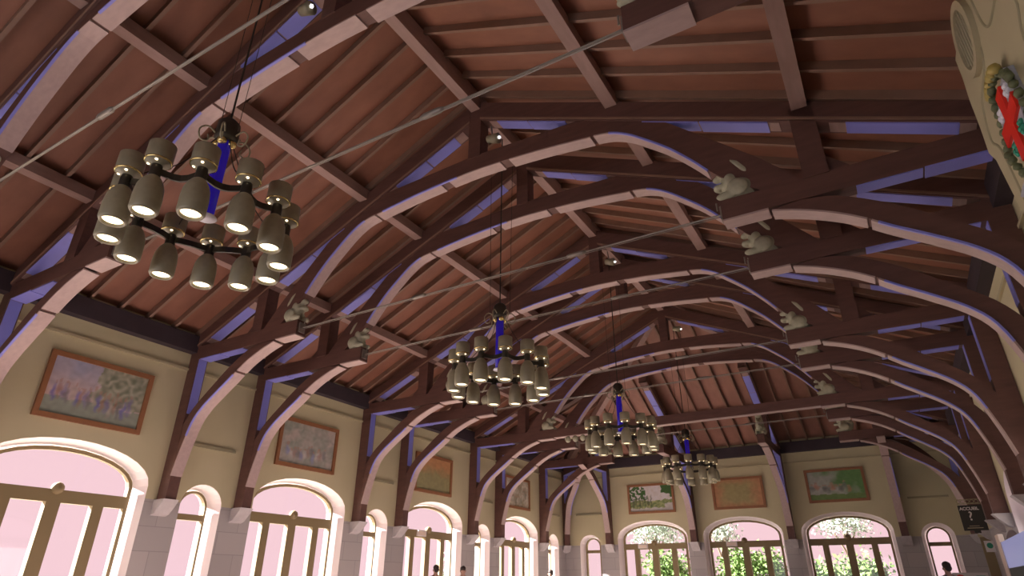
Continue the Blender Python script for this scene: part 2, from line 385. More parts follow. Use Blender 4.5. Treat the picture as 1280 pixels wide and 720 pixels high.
# plaster cornice lines and short ledges
n = 1
for a in ((-A, -A+.045, YN, YE, 4.20, 4.25), (A-.045, A, YN, 4.4, 4.20, 4.25), (A-.045, A, 7.0, YE, 4.20, 4.25), (-A, A, YE-.045, YE, 4.20, 4.25)):
    bm = B(); box(bm, a[0], a[1], a[2], a[3], a[4]+H, a[5]+H); tag(obj('trim_%d' % n, bm, 'plaster'), kind='structure'); n += 1
for c in narL:
    bm = B(); box(bm, -A, -A+.05, c-.55, c+.55, 2.66+H, 2.72+H); tag(obj('trim_%d' % n, bm, 'plaster2'), kind='structure'); n += 1
for c in narE:
    bm = B(); box(bm, c-.6, c+.6, YE-.05, YE, 2.70+H, 2.76+H); tag(obj('trim_%d' % n, bm, 'plaster2'), kind='structure'); n += 1

# ------------------------------------------------------------------ hammerbeam truss
TH = .12
BR_UNDER = catmull([(7.20, 1.95), (7.08, 2.45), (6.90, 2.98), (6.66, 3.28), (6.28, 3.56), (5.98, 3.76), (5.74, 3.94)], 4)
BR_ARC = catmull([(5.74, 3.94), (5.48, 4.10), (5.18, 4.24), (4.96, 4.32), (4.74, 4.385)], 4)
BR_TOP = catmull([(5.10, 4.42), (5.50, 4.34), (6.02, 4.05), (6.50, 3.68), (6.95, 3.30), (7.20, 2.95)], 4)
ARCH_IN = catmull([(2.30, 6.61), (2.62, 6.55), (2.92, 6.40), (3.22, 6.16), (3.55, 5.86), (3.85, 5.52), (4.10, 5.20), (4.32, 4.98), (4.52, 4.82), (4.68, 4.70)], 4)
ARCH_OUT = [(5.17, 4.70), (4.72, 5.22), (4.12, 5.80), (3.60, 6.30), (3.05, 6.78), (2.62, 7.03), (2.30, 7.04)]
COL_UNDER = catmull([(-2.30, 6.60), (-1.50, 6.70), (-.75, 6.76), (0, 6.79), (.75, 6.76), (1.50, 6.70), (2.30, 6.60)], 4)
def side_parts(root, s, arch=True, queen=True, hammer_in=4.12, princ=(.12, 7.30)):
    mm = lambda P: [(s*x, z) for x, z in P]
    box_ = lambda x0, x1, y0, y1, z0, z1: box(B(), min(s*x0, s*x1), max(s*x0, s*x1), y0, y1, z0, z1)
    post = obj('wall_post', box_(7.18, A-.01, -.115, .115, 1.50, 4.95), 'beam', root)
    obj('blue_panel', box_(7.170, 7.181, -.095, .095, 3.22, 4.45), 'bluestrip', post)  # blue strip; window flare on the posts also put into this face
    obj('corbel', prism(B(), mm([(7.14, 1.50), (A, 1.50), (A, 1.20), (7.38, 1.24), (7.24, 1.38)]), -.16, .16), 'corbel', root)
    br = obj('curved_brace', prism(B(), mm([tuple(p) for p in BR_UNDER]+[tuple(p) for p in BR_ARC[1:]]+[tuple(p) for p in BR_TOP]+[(7.20, 2.2)]), -TH+.01, TH-.01), 'beam', root)
    for part, cut in ((BR_UNDER, 0), (BR_ARC, 0)):
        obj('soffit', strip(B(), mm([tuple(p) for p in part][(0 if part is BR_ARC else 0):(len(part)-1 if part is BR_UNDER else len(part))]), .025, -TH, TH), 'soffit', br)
    obj('blue_edge', strip(B(), mm([tuple(p) for p in BR_UNDER[6:-2]]), .027, -TH-.012, -TH+.022), 'bluestrip', br)
    hb = obj('hammer_beam', box_(hammer_in, 7.20, -TH, TH, 4.42, 4.72), 'beam', root)
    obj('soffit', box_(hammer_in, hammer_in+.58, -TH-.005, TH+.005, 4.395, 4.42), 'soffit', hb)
    obj('blue_panel', box_(5.72, 6.42, -.10, .10, 4.405, 4.42), 'bluestrip', hb); obj('blue_panel', box_(6.44, 7.10, -.12, .12, 4.40, 4.42), 'bluestrip', hb)
    if arch:
        ah = obj('arch_haunch', prism(B(), mm([tuple(p) for p in ARCH_IN]+ARCH_OUT), -TH+.01, TH-.01), 'beam', root)
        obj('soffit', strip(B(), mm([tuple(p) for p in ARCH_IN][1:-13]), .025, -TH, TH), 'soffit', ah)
        obj('blue_edge', strip(B(), mm([tuple(p) for p in ARCH_IN[4:-13]]), .027, -TH-.012, -TH+.022), 'bluestrip', ah)
    if queen:
        obj('queen_post', box_(5.18, 5.48, -.14, .14, 4.70, 5.86), 'beam', root)
        kb = prism(B(), mm([(5.48, 4.72), (5.76, 4.72), (5.48, 5.0)]), -.06, .06); obj('knee_block', kb, 'beam', root)
    x0, x1 = princ
    f = lambda x: 7.95-.445*x
    top = lambda x: min(roofz(x)-.0, f(x)+.42)
    pr = obj('principal_rafter', prism(B(), mm([(x0, f(x0)), (x1, f(x1)), (x1, top(x1)), (x0, top(x0))]), -.14, .14), 'beam', root)
    for a, b in ((.30, 2.10), (3.0, 5.05), (5.62, 7.05)):
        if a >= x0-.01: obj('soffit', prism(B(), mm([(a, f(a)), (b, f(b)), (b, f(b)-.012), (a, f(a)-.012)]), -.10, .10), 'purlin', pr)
    for a, b in ((.48, 1.12), (1.14, 1.86), (3.17, 4.00), (4.02, 4.91), (5.80, 6.90)):
        if a < x0: continue
        th = .03 if a in (1.14, 4.02) else .018
        obj('blue_panel', prism(B(), mm([(a, f(a)), (b, f(b)), (b, f(b)-th), (a, f(a)-th)]), -.115, .115), 'bluestrip', pr)
    obj('pale_edge', prism(B(), mm([(x0, f(x0)+.02), (x1, f(x1)+.02), (x1, f(x1)+.06), (x0, f(x0)+.06)]), -.155, .155), 'rafter', pr)
NAMES = {-1: 'nearest the camera, cut by the upper left picture edge', 0: 'second from the camera, above the largest chandelier', 1: 'third from the camera, with the nearest whole pale carved squirrels',
         2: 'fourth from the camera, close behind the third', 3: 'fifth from the camera, beyond the second chandelier', 4: 'sixth from the camera, just beyond the fifth',
         5: 'seventh, with a straight tie beam at the ridge end', 6: 'second from the end wall, under the hipped slope', 7: 'last one before the end wall, with only low hammer beams'}
T = empty('hammerbeam_truss', (0, TY[0], H))
side_parts(T, -1); side_parts(T, 1)
co = obj('collar_arch', prism(B(), [tuple(p) for p in COL_UNDER]+[(2.30, 7.02), (0, 7.12), (-2.30, 7.02)], -TH+.01, TH-.01), 'beam', T)
n_ = len(COL_UNDER)
for a, b in ((0, 9), (9, 16), (16, n_)):
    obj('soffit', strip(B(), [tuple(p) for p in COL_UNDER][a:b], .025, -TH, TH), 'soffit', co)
obj('blue_edge', strip(B(), [tuple(p) for p in COL_UNDER[1:11]], .027, -TH-.012, -TH+.022), 'bluestrip', co)
obj('king_post', box(B(), -.13, .13, -.13, .13, 7.08, 8.20), 'beam', T)
trusses = {0: T}
for i in (-1, 1, 2, 3, 4, 5, 6): trusses[i] = copy_tree(T); trusses[i].location.y = TY[i]
# the two nearest trusses meet the chimney side without a curved brace on the right
for i in (-1, 0):
    t = trusses[i]
    brs = [c for c in t.children if c.name.startswith('curved_brace')]
    for c in brs:
        if sum(v.co.x for v in c.data.vertices) > 0:
            for d in list(c.children): bpy.data.objects.remove(d)
            bpy.data.objects.remove(c)
# the two trusses under the hipped end keep only what fits below that slope
for i in (6,):
    for ch in list(trusses[i].children):
        if ch.name.startswith('king_post'): bpy.data.objects.remove(ch)
def kill(o):
    for c in list(o.children): kill(c)
    bpy.data.objects.remove(o)
for ch in list(trusses[6].children):
    if ch.name.startswith('principal_rafter'): kill(ch)
for s in (-1, 1):
    d = .14; f = lambda x: 7.95-.445*x
    obj('principal_rafter', prism(B(), [(s*x, z) for x, z in ((2.0, f(2.0)), (7.3, f(7.3)), (7.3, roofz(7.3)), (2.0, min(roofz(2.0), f(2.0)+.42)))], -d, d), 'beam', trusses[6])
T7 = empty('hammerbeam_truss', (0, TY[7], H)); trusses[7] = T7
side_parts(T7, -1, arch=False, queen=True, princ=(5.2, 7.3)); side_parts(T7, 1, arch=False, queen=True, princ=(5.2, 7.3))
for i, t in trusses.items(): tag(t, 'arched hammerbeam roof truss, '+NAMES[i], 'roof truss', 'arched roof trusses across the hall')
tb = obj('tie_beam', box(B(), -4.12, 4.12, -.13, .13, 4.44, 4.70), 'beam', trusses[5])
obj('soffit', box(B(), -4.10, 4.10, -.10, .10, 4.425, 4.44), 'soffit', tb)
for k in range(6):
    obj('carved_boss', sphere(B(), (-3.6+k*.27, -.05, 4.33), (.10, .08, .11)), 'stonefig', tb, True)

# half trusses standing on the end wall and in the two far corners
def half(x, lab, queen, rz=PI/2, loc=None, hin=4.12):
    r = empty('half_truss', loc or (x, YE-A, H), rz); side_parts(r, 1, arch=False, queen=queen, hammer_in=hin, princ=(2.75, 7.30) if queen else (5.3, 7.3))
    return tag(r, lab, 'roof truss', 'half trusses on the end wall')
half(-5.345, 'half truss on the end wall just right of the far left corner', False, hin=5.2)
half(-1.784, 'half truss on the end wall between the tree painting and the blank olive painting', True)
half(1.784, 'half truss on the end wall right of the blank olive painting', True)
half(5.345, 'half truss on the end wall right of the green landscape painting', False, hin=5.2)
for s, nm in ((-1, 'left'), (1, 'right')):
    ang = PI/4 if s > 0 else 3*PI/4
    r = empty('corner_brace', (s*A-math.cos(ang)*(A+.02), YE-math.sin(ang)*(A+.02), H), ang)
    side_parts(r, 1, arch=False, queen=False, hammer_in=4.9, princ=(6.6, 7.3)); tag(r, 'diagonal corner post and brace in the far %s corner' % nm, 'roof truss')

# ------------------------------------------------------------------ steel tie rods
rod = empty('tie_rod', (0, 0, H+4.55))
b = B(); tube(b, [(-4.12, 0, .02), (4.12, 0, .02)], .014, 8); tube(b, [(-4.12, 0, -.012), (4.12, 0, -.012)], .005, 5); obj('steel_rod', b, 'iron', rod)
for x in (-1.15, 1.9):
    b = B(); tube(b, [(x-.16, 0, .02), (x-.1, 0, .02), (x+.1, 0, .02), (x+.16, 0, .02)], [.02, .036, .036, .02], 8); obj('turnbuckle', b, 'iron', rod, True)
for s in (-1, 1):
    b = B(); box(b, s*4.12-.03, s*4.12+.03, -.07, .07, -.08, .12); tube(b, [(s*4.05, 0, .1), (s*4.05, 0, .22)], .012, 6); obj('end_plate', b, 'iron', rod)
for j, i in enumerate((-1, 0, 1, 2, 3, 4, 6)):
    r = rod if j == 0 else copy_tree(rod); r.location.y = TY[i]
    tag(r, 'thin steel tie rod joining the hammer beams of the truss '+NAMES[i].split(',')[0], 'rod', 'steel tie rods')

# ------------------------------------------------------------------ carved squirrels on the hammer beam ends
b = B()
for c, r in (((4.44, 0, 4.88), (.19, .13, .18)), ((4.34, 0, 5.02), (.12, .115, .16)), ((4.27, 0, 5.17), (.095, .085, .095)), ((4.185, 0, 5.13), (.06, .05, .045)),
             ((4.30, .06, 5.27), (.03, .02, .05)), ((4.30, -.06, 5.27), (.03, .02, .05)), ((4.27, .09, 4.78), (.12, .05, .06)), ((4.27, -.09, 4.78), (.12, .05, .06)),
             ((4.22, .05, 4.98), (.08, .035, .035)), ((4.22, -.05, 4.98), (.08, .035, .035)), ((4.17, 0, 4.99), (.05, .05, .055)), ((4.42, .11, 4.86), (.13, .05, .13)), ((4.42, -.11, 4.86), (.13, .05, .13))):
    sphere(b, c, r, 3)
tube(b, [(4.58, 0, 4.80), (4.60, 0, 4.96), (4.52, 0, 5.12), (4.44, 0, 5.26), (4.33, 0, 5.38), (4.22, 0, 5.43), (4.14, 0, 5.38)], [.05, .08, .10, .10, .09, .075, .04], 12)
sq0 = baked('carved_squirrel', b, 'stonefig', [('REMESH', dict(mode='VOXEL', voxel_size=.014)), ('SMOOTH', dict(factor=.6, iterations=3))])
sq0.data.transform(Matrix.Diagonal((1.12, 1.2, 1.02, 1)) @ Matrix.Translation((-4.42, 0, -4.72)))
first = True
ORD = {-1: 'nearest', 0: 'second nearest', 1: 'third', 2: 'fourth', 3: 'fifth', 4: 'sixth', 5: 'seventh', 6: 'eighth', 7: 'ninth and farthest'}
for i in sorted(TY):
    for s, nm in ((-1, 'left'), (1, 'right')):
        o = sq0 if first else sq0.copy()
        if not first: COL.objects.link(o)
        first = False
        o.location = (s*4.38, TY[i], H+4.72); o.rotation_euler = (0, 0, 0 if s > 0 else PI)
        tag(o, 'carved squirrel on the %s hammer beam of the %s truss from the camera' % (nm, ORD[i]), 'carving', 'carved squirrels on the hammer beams')
for x, nm in ((-1.784, 'left'), (1.784, 'right')):
    o = sq0.copy(); COL.objects.link(o); o.location = (x, YE-A+4.40, H+4.72); o.rotation_euler = (0, 0, PI/2)
    tag(o, 'pale carved squirrel on the %s of the two middle end wall half trusses' % nm, 'carving', 'carved squirrels on the hammer beams')

# ------------------------------------------------------------------ chandeliers
def chandelier():
    r = empty('chandelier', (0, 0, H+3.28))
    b = B(); tube(b, [(0, 0, 1.12), (0, 0, 4.90)], .012, 6); obj('hanging_rod', b, 'bronzedark', r)
    for s in (-1, 1):
        b = B(); tube(b, [(s*.18, 0, 1.0), (s*.22, 0, 4.5)], .004, 4); obj('wire', b, 'bronzedark', r)
    b = B(); lathe(b, [(0, 1.22), (.07, 1.21), (.115, 1.16), (.12, .98), (.10, .93), (0, .93)]); cap = obj('top_cap', b, 'bronzedark', r, True)
    for k in range(6):
        a = k*PI/3+.3; c, s = math.cos(a), math.sin(a)
        b = B(); P = catmull([(c*.10, s*.10, .98), (c*.2, s*.2, 1.03), (c*.27, s*.27, .95), (c*.24, s*.24, .84), (c*.17, s*.17, .86), (c*.18, s*.18, .93)], 3)
        tube(b, P, .009, 6); obj('scroll', b, 'bronze', cap, True)
    for k in range(4):
        a = k*PI/2+.6; b = B(); sphere(b, (.075*math.cos(a), .075*math.sin(a), .90), (.05, .05, .045)); obj('brass_knob', b, 'brass', cap, True)
    b = B(); tube(b, [(0, 0, .92), (0, 0, .0)], .068, 20); obj('blue_glass_tube', b, 'cobalt', r, True)
    b = B(); lathe(b, [(0, .0), (.10, -.0), (.105, -.015), (0, -.02)], seg=24); obj('bottom_disc', b, 'white', r, True)
    b = B(); N = 12; R = .75
    cent = []
    for k in range(N):
        a0 = math.radians(-8+30*k); a1 = a0+math.radians(30)
        P0 = Vector((R*math.cos(a0), R*math.sin(a0), 0)); P1 = Vector((R*math.cos(a1), R*math.sin(a1), 0))
        pts = []
        for t in range(7):
            u = t/6; p = P0.lerp(P1, u); rr = 1+(-.10*math.sin(PI*u)); pts.append(Vector((p.x*rr, p.y*rr, -.03*math.sin(PI*u)+.02)))
        for q0, q1 in zip(pts, pts[1:]):
            n0 = Vector((q0.x, q0.y, 0)).normalized()*.012; n1 = Vector((q1.x, q1.y, 0)).normalized()*.012
            V = [b.verts.new(v) for v in (q0-n0-Vector((0, 0, .035)), q0+n0-Vector((0, 0, .035)), q0+n0+Vector((0, 0, .03)), q0-n0+Vector((0, 0, .03)),
                                         q1-n1-Vector((0, 0, .035)), q1+n1-Vector((0, 0, .035)), q1+n1+Vector((0, 0, .03)), q1-n1+Vector((0, 0, .03)))]
            for f in ((0, 1, 2, 3), (4, 7, 6, 5), (0, 4, 5, 1), (1, 5, 6, 2), (2, 6, 7, 3), (3, 7, 4, 0)): b.faces.new([V[i] for i in f])
    obj('scalloped_ring', b, 'bronzedark', r)
    b = B(); RS = .745
    for k in range(12):
        a = math.radians(-8+30*k+15); c, s = math.cos(a), math.sin(a)
    for k in range(0, 12, 3):
        a = math.radians(-8+30*k); c, s = math.cos(a), math.sin(a)
        b2 = B(); tube(b2, catmull([(c*.09, s*.09, .93), (c*.35, s*.35, .45), (c*.60, s*.60, .20), (c*.72, s*.72, .05)], 4), .006, 5); obj('stay', b2, 'bronzedark', r)
    b.free()
    first = None
    for k in range(N):
        a = math.radians(-8+30*k)
        if first is None:
            b = B(); lathe(b, [(0, .07), (.045, .07), (.05, .03), (.05, -.05), (.045, -.07), (0, -.07)], seg=14); j = obj('joint', b, 'bronzedark', r, True)
            b = B(); lathe(b, [(.04, -.05), (.062, -.07), (.088, -.11), (.110, -.17), (.118, -.25), (.118, -.40), (.105, -.425), (.09, -.42), (.09, -.33), (0, -.33)], seg=22); dn = obj('lower_cup', b, 'bronze', j, True)
            b = B(); lathe(b, [(0, -.395), (.085, -.395), (.085, -.40), (0, -.402)], seg=18); bl = obj('bulb', b, 'glow', j)
            b = B(); lathe(b, [(.03, .05), (.06, .075), (.104, .09), (.114, .12), (.114, .285), (.105, .292), (.10, .285), (.10, .14), (0, .135)], seg=22); uc = obj('upper_cup', b, 'bronze', j, True)
            b = B(); lathe(b, [(0, .155), (.09, .155), (.09, .145), (0, .145)], seg=14); ul = obj('upper_bulb', b, 'glowup', j)
            b = B(); lathe(b, [(.108, .090), (.118, .096), (.117, .108), (.110, .108)], seg=22); rim = obj('brass_rim', b, 'brass', j, True)
            bs = []
            for sx in (-1, 1):
                b = B(); sphere(b, (sx*.062, -.05, .085), .016, 1); bs.append(obj('spark_bulb', b, 'glow', j))
            first = j; j.location = (R*math.cos(a), R*math.sin(a), 0)
        else:
            j = copy_tree(first, r); j.location = (R*math.cos(a), R*math.sin(a), 0); j.rotation_euler.z = 0
    return r
ch0 = chandelier()
CH = [(2.90, 'largest chandelier with blue glass tube, nearest the camera at upper left'), (8.45, 'second chandelier with blue glass tube, near the middle of the picture'),
      (14.0, 'third chandelier with blue glass tube, right of the picture centre'), (19.75, 'farthest and smallest chandelier with blue glass tube, before the end wall')]
for i, (y, lab) in enumerate(CH):
    c = ch0 if i == 0 else copy_tree(ch0)
    c.location.y = y; c.rotation_euler.z = math.radians((0, 17, 7, 22)[i]); tag(c, lab, 'chandelier', 'ring chandeliers with blue tubes')

# ------------------------------------------------------------------ small spotlights by the king posts
def fixture(loc, lab):
    r = empty('spotlight', (loc[0], loc[1], loc[2]+H)); tag(r, lab, 'lamp', 'spotlights near the ridge')
    b = B(); tube(b, [(-.10, 0, .02), (.12, 0, -.04)], [.07, .10], 12); obj('housing', b, 'bronze', r, True)
    b = B(); tube(b, [(0, 0, 0), (-.04, 0, .30)], .015, 6); obj('bracket', b, 'iron', r)
    b = B(); sphere(b, (.16, -.03, -.06), .035, 1); obj('bulb', b, 'spot', r)
fixture((.42, 7.45, 7.32), 'small spotlight beside the king post of the third truss')
fixture((.42, 12.95, 7.32), 'small spotlight beside the king post of the fifth truss')
fixture((-.45, 3.80, 7.42), 'small dark spotlight beside the king post of the second truss, at the top edge')
fixture((.45, 18.45, 7.42), 'small spotlight beside the last king post at the ridge end')

# ------------------------------------------------------------------ chimney breast with vents and coat of arms on the right wall
CY = 5.66; FX = 6.90
def yz_prism(bm, pts, x0, x1):
    a = [bm.verts.new((x0, y, z+H)) for y, z in pts]; b_ = [bm.verts.new((x1, y, z+H)) for y, z in pts]
    for t in tessellate_polygon([[Vector((y, z, 0)) for y, z in pts]]):
        bm.faces.new([a[i] for i in t]); bm.faces.new([b_[i] for i in t[::-1]])
    k = len(pts)
    for i in range(k): bm.faces.new((a[i], a[(i+1) % k], b_[(i+1) % k], b_[i]))
    return bm
half_p = [(1.04, 5.16), (1.06, 4.90), (1.13, 4.66), (1.16, 4.30), (1.22, 4.02), (1.16, 3.94), (1.08, 3.84), (1.00, 3.4), (.88, 2.9), (.86, 1.2), (1.2, 1.0), (1.2, fz)]
outl = [(CY+a, z) for a, z in half_p]+[(CY-a, z) for a, z in half_p[::-1]]
cb = empty('chimney_breast', (7.2, CY, 0)); tag(cb, 'cream plaster chimney breast with stepped outline on the right wall, carrying a coat of arms', 'chimney')
def cbp(name, bm, m, smooth=False):
    bmesh.ops.translate(bm, verts=bm.verts[:], vec=(-7.2, -CY, 0)); return obj(name, bm, m, cb, smooth)
cbp('breast', yz_prism(B(), outl, FX, A-.005), 'plaster')
def ell(cy, cz, ry, rz, n=28): return [(cy+ry*math.cos(2*PI*k/n), cz+rz*math.sin(2*PI*k/n)) for k in range(n)]
for s in (1,):
    vy = CY+s*.36; vz = 4.84
    b = B(); n = 28; O = ell(vy, vz, .37, .40); I = ell(vy, vz, .27, .32)
    V = [[b.verts.new((x, y, z+H)) for y, z in Pp] for Pp in (O, I) for x in (FX-.001, FX-.05)]
    for i in range(n):
        j = (i+1) % n
        for p, q in ((0, 1), (1, 3), (3, 2)): b.faces.new((V[p][i], V[p][j], V[q][j], V[q][i]))
    cbp('vent_frame', b, 'plaster', False)
    cbp('vent_shade_plate', yz_prism(B(), ell(vy, vz, .265, .315), FX-.006, FX-.002), 'black')  # flat black plate: shade inside the vent put into its colour
    b = B()
    for k in range(7):
        yy = vy-.225+k*.075; hh = .31*math.sqrt(max(0, 1-((yy-vy)/.265)**2)); box(b, FX-.03, FX-.008, yy-.012, yy+.012, vz-hh+H, vz+hh+H)
    cbp('vent_slats', b, 'plaster')
b = B(); P = catmull([(CY+.14, 5.1), (CY+.13, 4.6), (CY+.28, 4.4), (CY+.75, 4.32), (CY+.95, 4.0), (CY+.78, 3.75), (CY+.72, 3.1)], 5)
tube(b, [(FX, p[0], p[1]+H) for p in P], .014, 6); tube(b, [(FX, 2*CY-p[0], p[1]+H) for p in P], .014, 6); cbp('raised_moulding', b, 'plaster2', True)
# coat of arms
SY, SZ = 5.60, 3.50
ca = empty('coat_of_arms', (FX-.03, SY, SZ+H)); ca.scale = (1, .88, .88); tag(ca, 'coat of arms with bold red cross and green wreath on the chimney breast', 'emblem')
def cap_(name, bm, m, smooth=False, parent=ca):
    return obj(name, bm, m, parent, smooth)
def yzp(pts, x0, x1):
    bm = B(); a = [bm.verts.new((x0, y, z)) for y, z in pts]; b_ = [bm.verts.new((x1, y, z)) for y, z in pts]
    for t in tessellate_polygon([[Vector((y, z, 0)) for y, z in pts]]):
        bm.faces.new([a[i] for i in t]); bm.faces.new([b_[i] for i in t[::-1]])
    k = len(pts)
    for i in range(k): bm.faces.new((a[i], a[(i+1) % k], b_[(i+1) % k], b_[i]))
    return bm
sh = [(-.34, .40), (.34, .40), (.35, .0), (.26, -.26), (0, -.42), (-.26, -.26), (-.35, 0)]
cap_('shield_plate', yzp(sh, -.04, .03), 'grey')
cr_ = [(-.10, .38), (.10, .38), (.085, .10), (.34, .12), (.34, -.06), (.085, -.06), (.10, -.38), (-.10, -.38), (-.085, -.06), (-.34, -.06), (-.34, .12), (-.085, .10)]
cap_('red_cross', yzp(cr_, -.065, -.035), 'red')
b = B()
for k in range(34):
    a = 2*PI*k/34; rr = .47+.03*math.sin(5*a); c = (-.04+.02*math.sin(7*k), rr*.98*math.cos(a), 1.10*rr*math.sin(a)+.0); sphere(b, c, (.04, .055+.02*math.sin(3*k), .05), 1)
cap_('wreath', b, 'wreath', True)
b = B()
for k in range(9): sphere(b, (-.06, .22*math.cos(PI*k/8), .50+.07*math.sin(PI*k/8)), (.05, .05, .06), 1)
cap_('crest', b, 'gold', True)
for sy_, sz_ in ((.21, .24), (-.21, .24), (.19, -.18), (-.19, -.18)):
    b = B()
    for k in range(5): sphere(b, (-.05, sy_+.05*math.cos(k*2*PI/5), sz_+.05*math.sin(k*2*PI/5)), (.02, .035, .035), 1)
    cap_('quarter_ornament', b, 'green' if sz_ < 0 else 'white', True)
b = B()
for s in (-1, 1):
    tube(b, catmull([(-.03, 0, -.50), (-.05, s*.2, -.56), (-.03, s*.38, -.48), (-.05, s*.5, -.54)], 4), .035, 6)
cap_('ribbon', b, 'grey', True)

# ------------------------------------------------------------------ paintings
def painting(kind, place_origin, udir, cu, cz, w, h, label):
    r = empty('framed_painting', place_origin(cu, cz)); tag(r, label, 'painting', 'framed paintings high on the walls')
    u = Vector(udir); nrm = Vector((1, 0, 0)) if abs(u.y) > .5 else Vector((0, -1, 0)); z = Vector((0, 0, 1)); b = B(); fw = .09
    def bx(bm, u0, u1, z0, z1, d0, d1):
        V = [bm.verts.new(u*a+z*c+nrm*d) for a in (u0, u1) for c in (z0, z1) for d in (d0, d1)]
        for f in ((0, 1, 3, 2), (4, 6, 7, 5), (0, 4, 5, 1), (2, 3, 7, 6), (0, 2, 6, 4), (1, 5, 7, 3)): bm.faces.new([V[i] for i in f])
    bx(b, -w/2, w/2, h/2-fw, h/2, 0, .06); bx(b, -w/2, w/2, -h/2, -h/2+fw, 0, .06); bx(b, -w/2, -w/2+fw, -h/2+fw, h/2-fw, 0, .06); bx(b, w/2-fw, w/2, -h/2+fw, h/2-fw, 0, .06)
    obj('frame', b, 'frame', r)
    NX, NZ = 72, 42; b = B(); cols = []
    grid = [[b.verts.new(u*(-w/2+fw+(w-2*fw)*i/NX)+z*(-h/2+fw+(h-2*fw)*j/NZ)+nrm*.02) for i in range(NX+1)] for j in range(NZ+1)]
    for j in range(NZ):
        for i in range(NX): b.faces.new((grid[j][i], grid[j][i+1], grid[j+1][i+1], grid[j+1][i]))
    o = obj('canvas', b, 'canvas', r); at = o.data.color_attributes.new('pigment', 'FLOAT_COLOR', 'POINT')
    rnd = random.Random(kind*13+5); figs = FIGS(kind, rnd)
    for v in o.data.vertices:
        a = (v.co.dot(u)+w/2-fw)/(w-2*fw); c = (v.co.z+h/2-fw)/(h-2*fw); at.data[v.index].color = (*pigment(kind, a, c, figs), 1)
def FIGS(kind, rnd):
    F = []
    pal = {0: [(.14, .12, .45), (.35, .17, .12), (.22, .18, .35), (.16, .14, .16), (.5, .4, .34)], 1: [(.25, .28, .5), (.55, .52, .5), (.38, .24, .2), (.2, .19, .2)],
           3: [(.5, .48, .4), (.3, .27, .2), (.2, .2, .15)], 4: [(.05, .06, .03), (.12, .11, .06)], 6: [(.16, .17, .16), (.5, .2, .12), (.42, .42, .4), (.1, .1, .1)]}.get(kind, [])
    if kind == 0:
        for k in range(13): F.append((.08+.045*k+rnd.uniform(-.01, .01), .36+rnd.uniform(-.05, .05), .026, .17, pal[k % 5]))
        for k in range(5): F.append((.66+.05*k, .32+rnd.uniform(-.05, .05), .026, .19, pal[(k*2+4) % 5]))
    if kind == 1:
        for k in range(12): F.append((.15+.06*k+rnd.uniform(-.02, .02), .25+rnd.uniform(-.08, .12), .045, .14, pal[k % 4]))
    if kind == 3:
        for k in range(12): F.append((.1+.07*k, .3+rnd.uniform(-.1, .25), .05, .13, pal[k % 3]))
    if kind == 4:
        for k in range(7): F.append((.08+.07*k, .36+rnd.uniform(-.04, .05), .028, .26, pal[k % 2]))
    if kind == 6:
        for k in range(10): F.append((.06+.075*k, .42+rnd.uniform(-.1, .08), .055, .13, pal[k % 4]))
    return F
def pigment(kind, a, c, figs):
    a += .03*mnoise.noise(Vector((a*14, c*9, kind+.7))); c += .05*mnoise.noise(Vector((a*11, c*8, kind+4.7)))
    n1 = mnoise.noise(Vector((a*6, c*4, kind*3.1))); n2 = mnoise.noise(Vector((a*17, c*12, kind*5.7)))
    mix = lambda p, q, t: tuple(x*(1-t)+y*t for x, y in zip(p, q))
    if kind == 2: col = mix((.33, .30, .14), (.52, .27, .12), min(1, max(0, (c-.45)*3+n1*.5)))
    elif kind == 5:
        e = max(abs(a-.5)*2, abs(c-.5)*1.6); col = mix((.36, .30, .13), (.50, .25, .12), min(1, max(0, (e-.45)*2.2+n1*.4)))  # orange border: a reflection painted into the canvas colour
    elif kind == 0:
        col = mix((.36, .38, .50), (.60, .44, .38), max(0, min(1, 1.2-c*1.1+n1*.3)))
        if c < .30+n1*.05: col = (.30, .33, .26)
        if a > .47+n1*.12 and c > .3: col = mix((.20, .23, .15), (.42, .40, .30), max(0, min(1, .5+n2)))
    elif kind == 1: col = mix((.30, .33, .27), (.45, .40, .35), max(0, min(1, .5+n1+.3*n2)))
    elif kind == 3: col = mix((.35, .30, .2), (.6, .55, .45), max(0, min(1, .5+n1+.4*n2)))
    elif kind == 4:
        col = mix((.75, .72, .72), (.55, .5, .45), max(0, min(1, .3+n2)))
        if c < .42+n1*.06: col = mix((.16, .24, .08), (.40, .42, .18), max(0, min(1, .5+n2)))
        if c < .12 or (a > .82 and c < .3): col = (.55, .53, .48)
        if (a < .38+n1*.15 and c > .45 and n2 > -.15) or (a > .75 and c > .6+n1*.2): col = (.05, .13, .03)
    else:
        col = mix((.40, .42, .36), (.12, .26, .08), max(0, min(1, (a-.35)*2.2+(c-.5)+n1*.8)))
        if c < .18: col = (.16, .26, .08)
    for (fx, fy, rx, ry, fc) in figs:
        d = ((a-fx)/rx)**2+((c-fy)/ry)**2
        if d < 1: col = mix(fc, col, .25+.6*d)
        if ((a-fx)/(rx*.5))**2+((c-fy-ry*1.05)/(ry*.25))**2 < 1 and kind not in (4,): col = mix((.42, .24, .17), col, .4)
    return tuple(max(0, x*(1+.18*n2)) for x in col)
LW = lambda u, z: (-A+.003, u, z+H)
EW = lambda u, z: (u, YE-.003, z+H)
painting(0, LW, (0, 1, 0), 5.825, 3.27, 1.94, 1.22, 'framed painting of a standing crowd under blue sky, largest and leftmost on the left wall')
painting(1, LW, (0, 1, 0), 11.13, 3.20, 1.94, 1.20, 'framed greyish painting of seated figures, second from the left on the left wall')
painting(2, LW, (0, 1, 0), 16.47, 3.20, 1.96, 1.20, 'framed plain orange and olive painting without figures on the left wall')
painting(3, LW, (0, 1, 0), 21.88, 3.23, 1.98, 1.18, 'framed pale mottled painting on the left wall nearest the far corner')
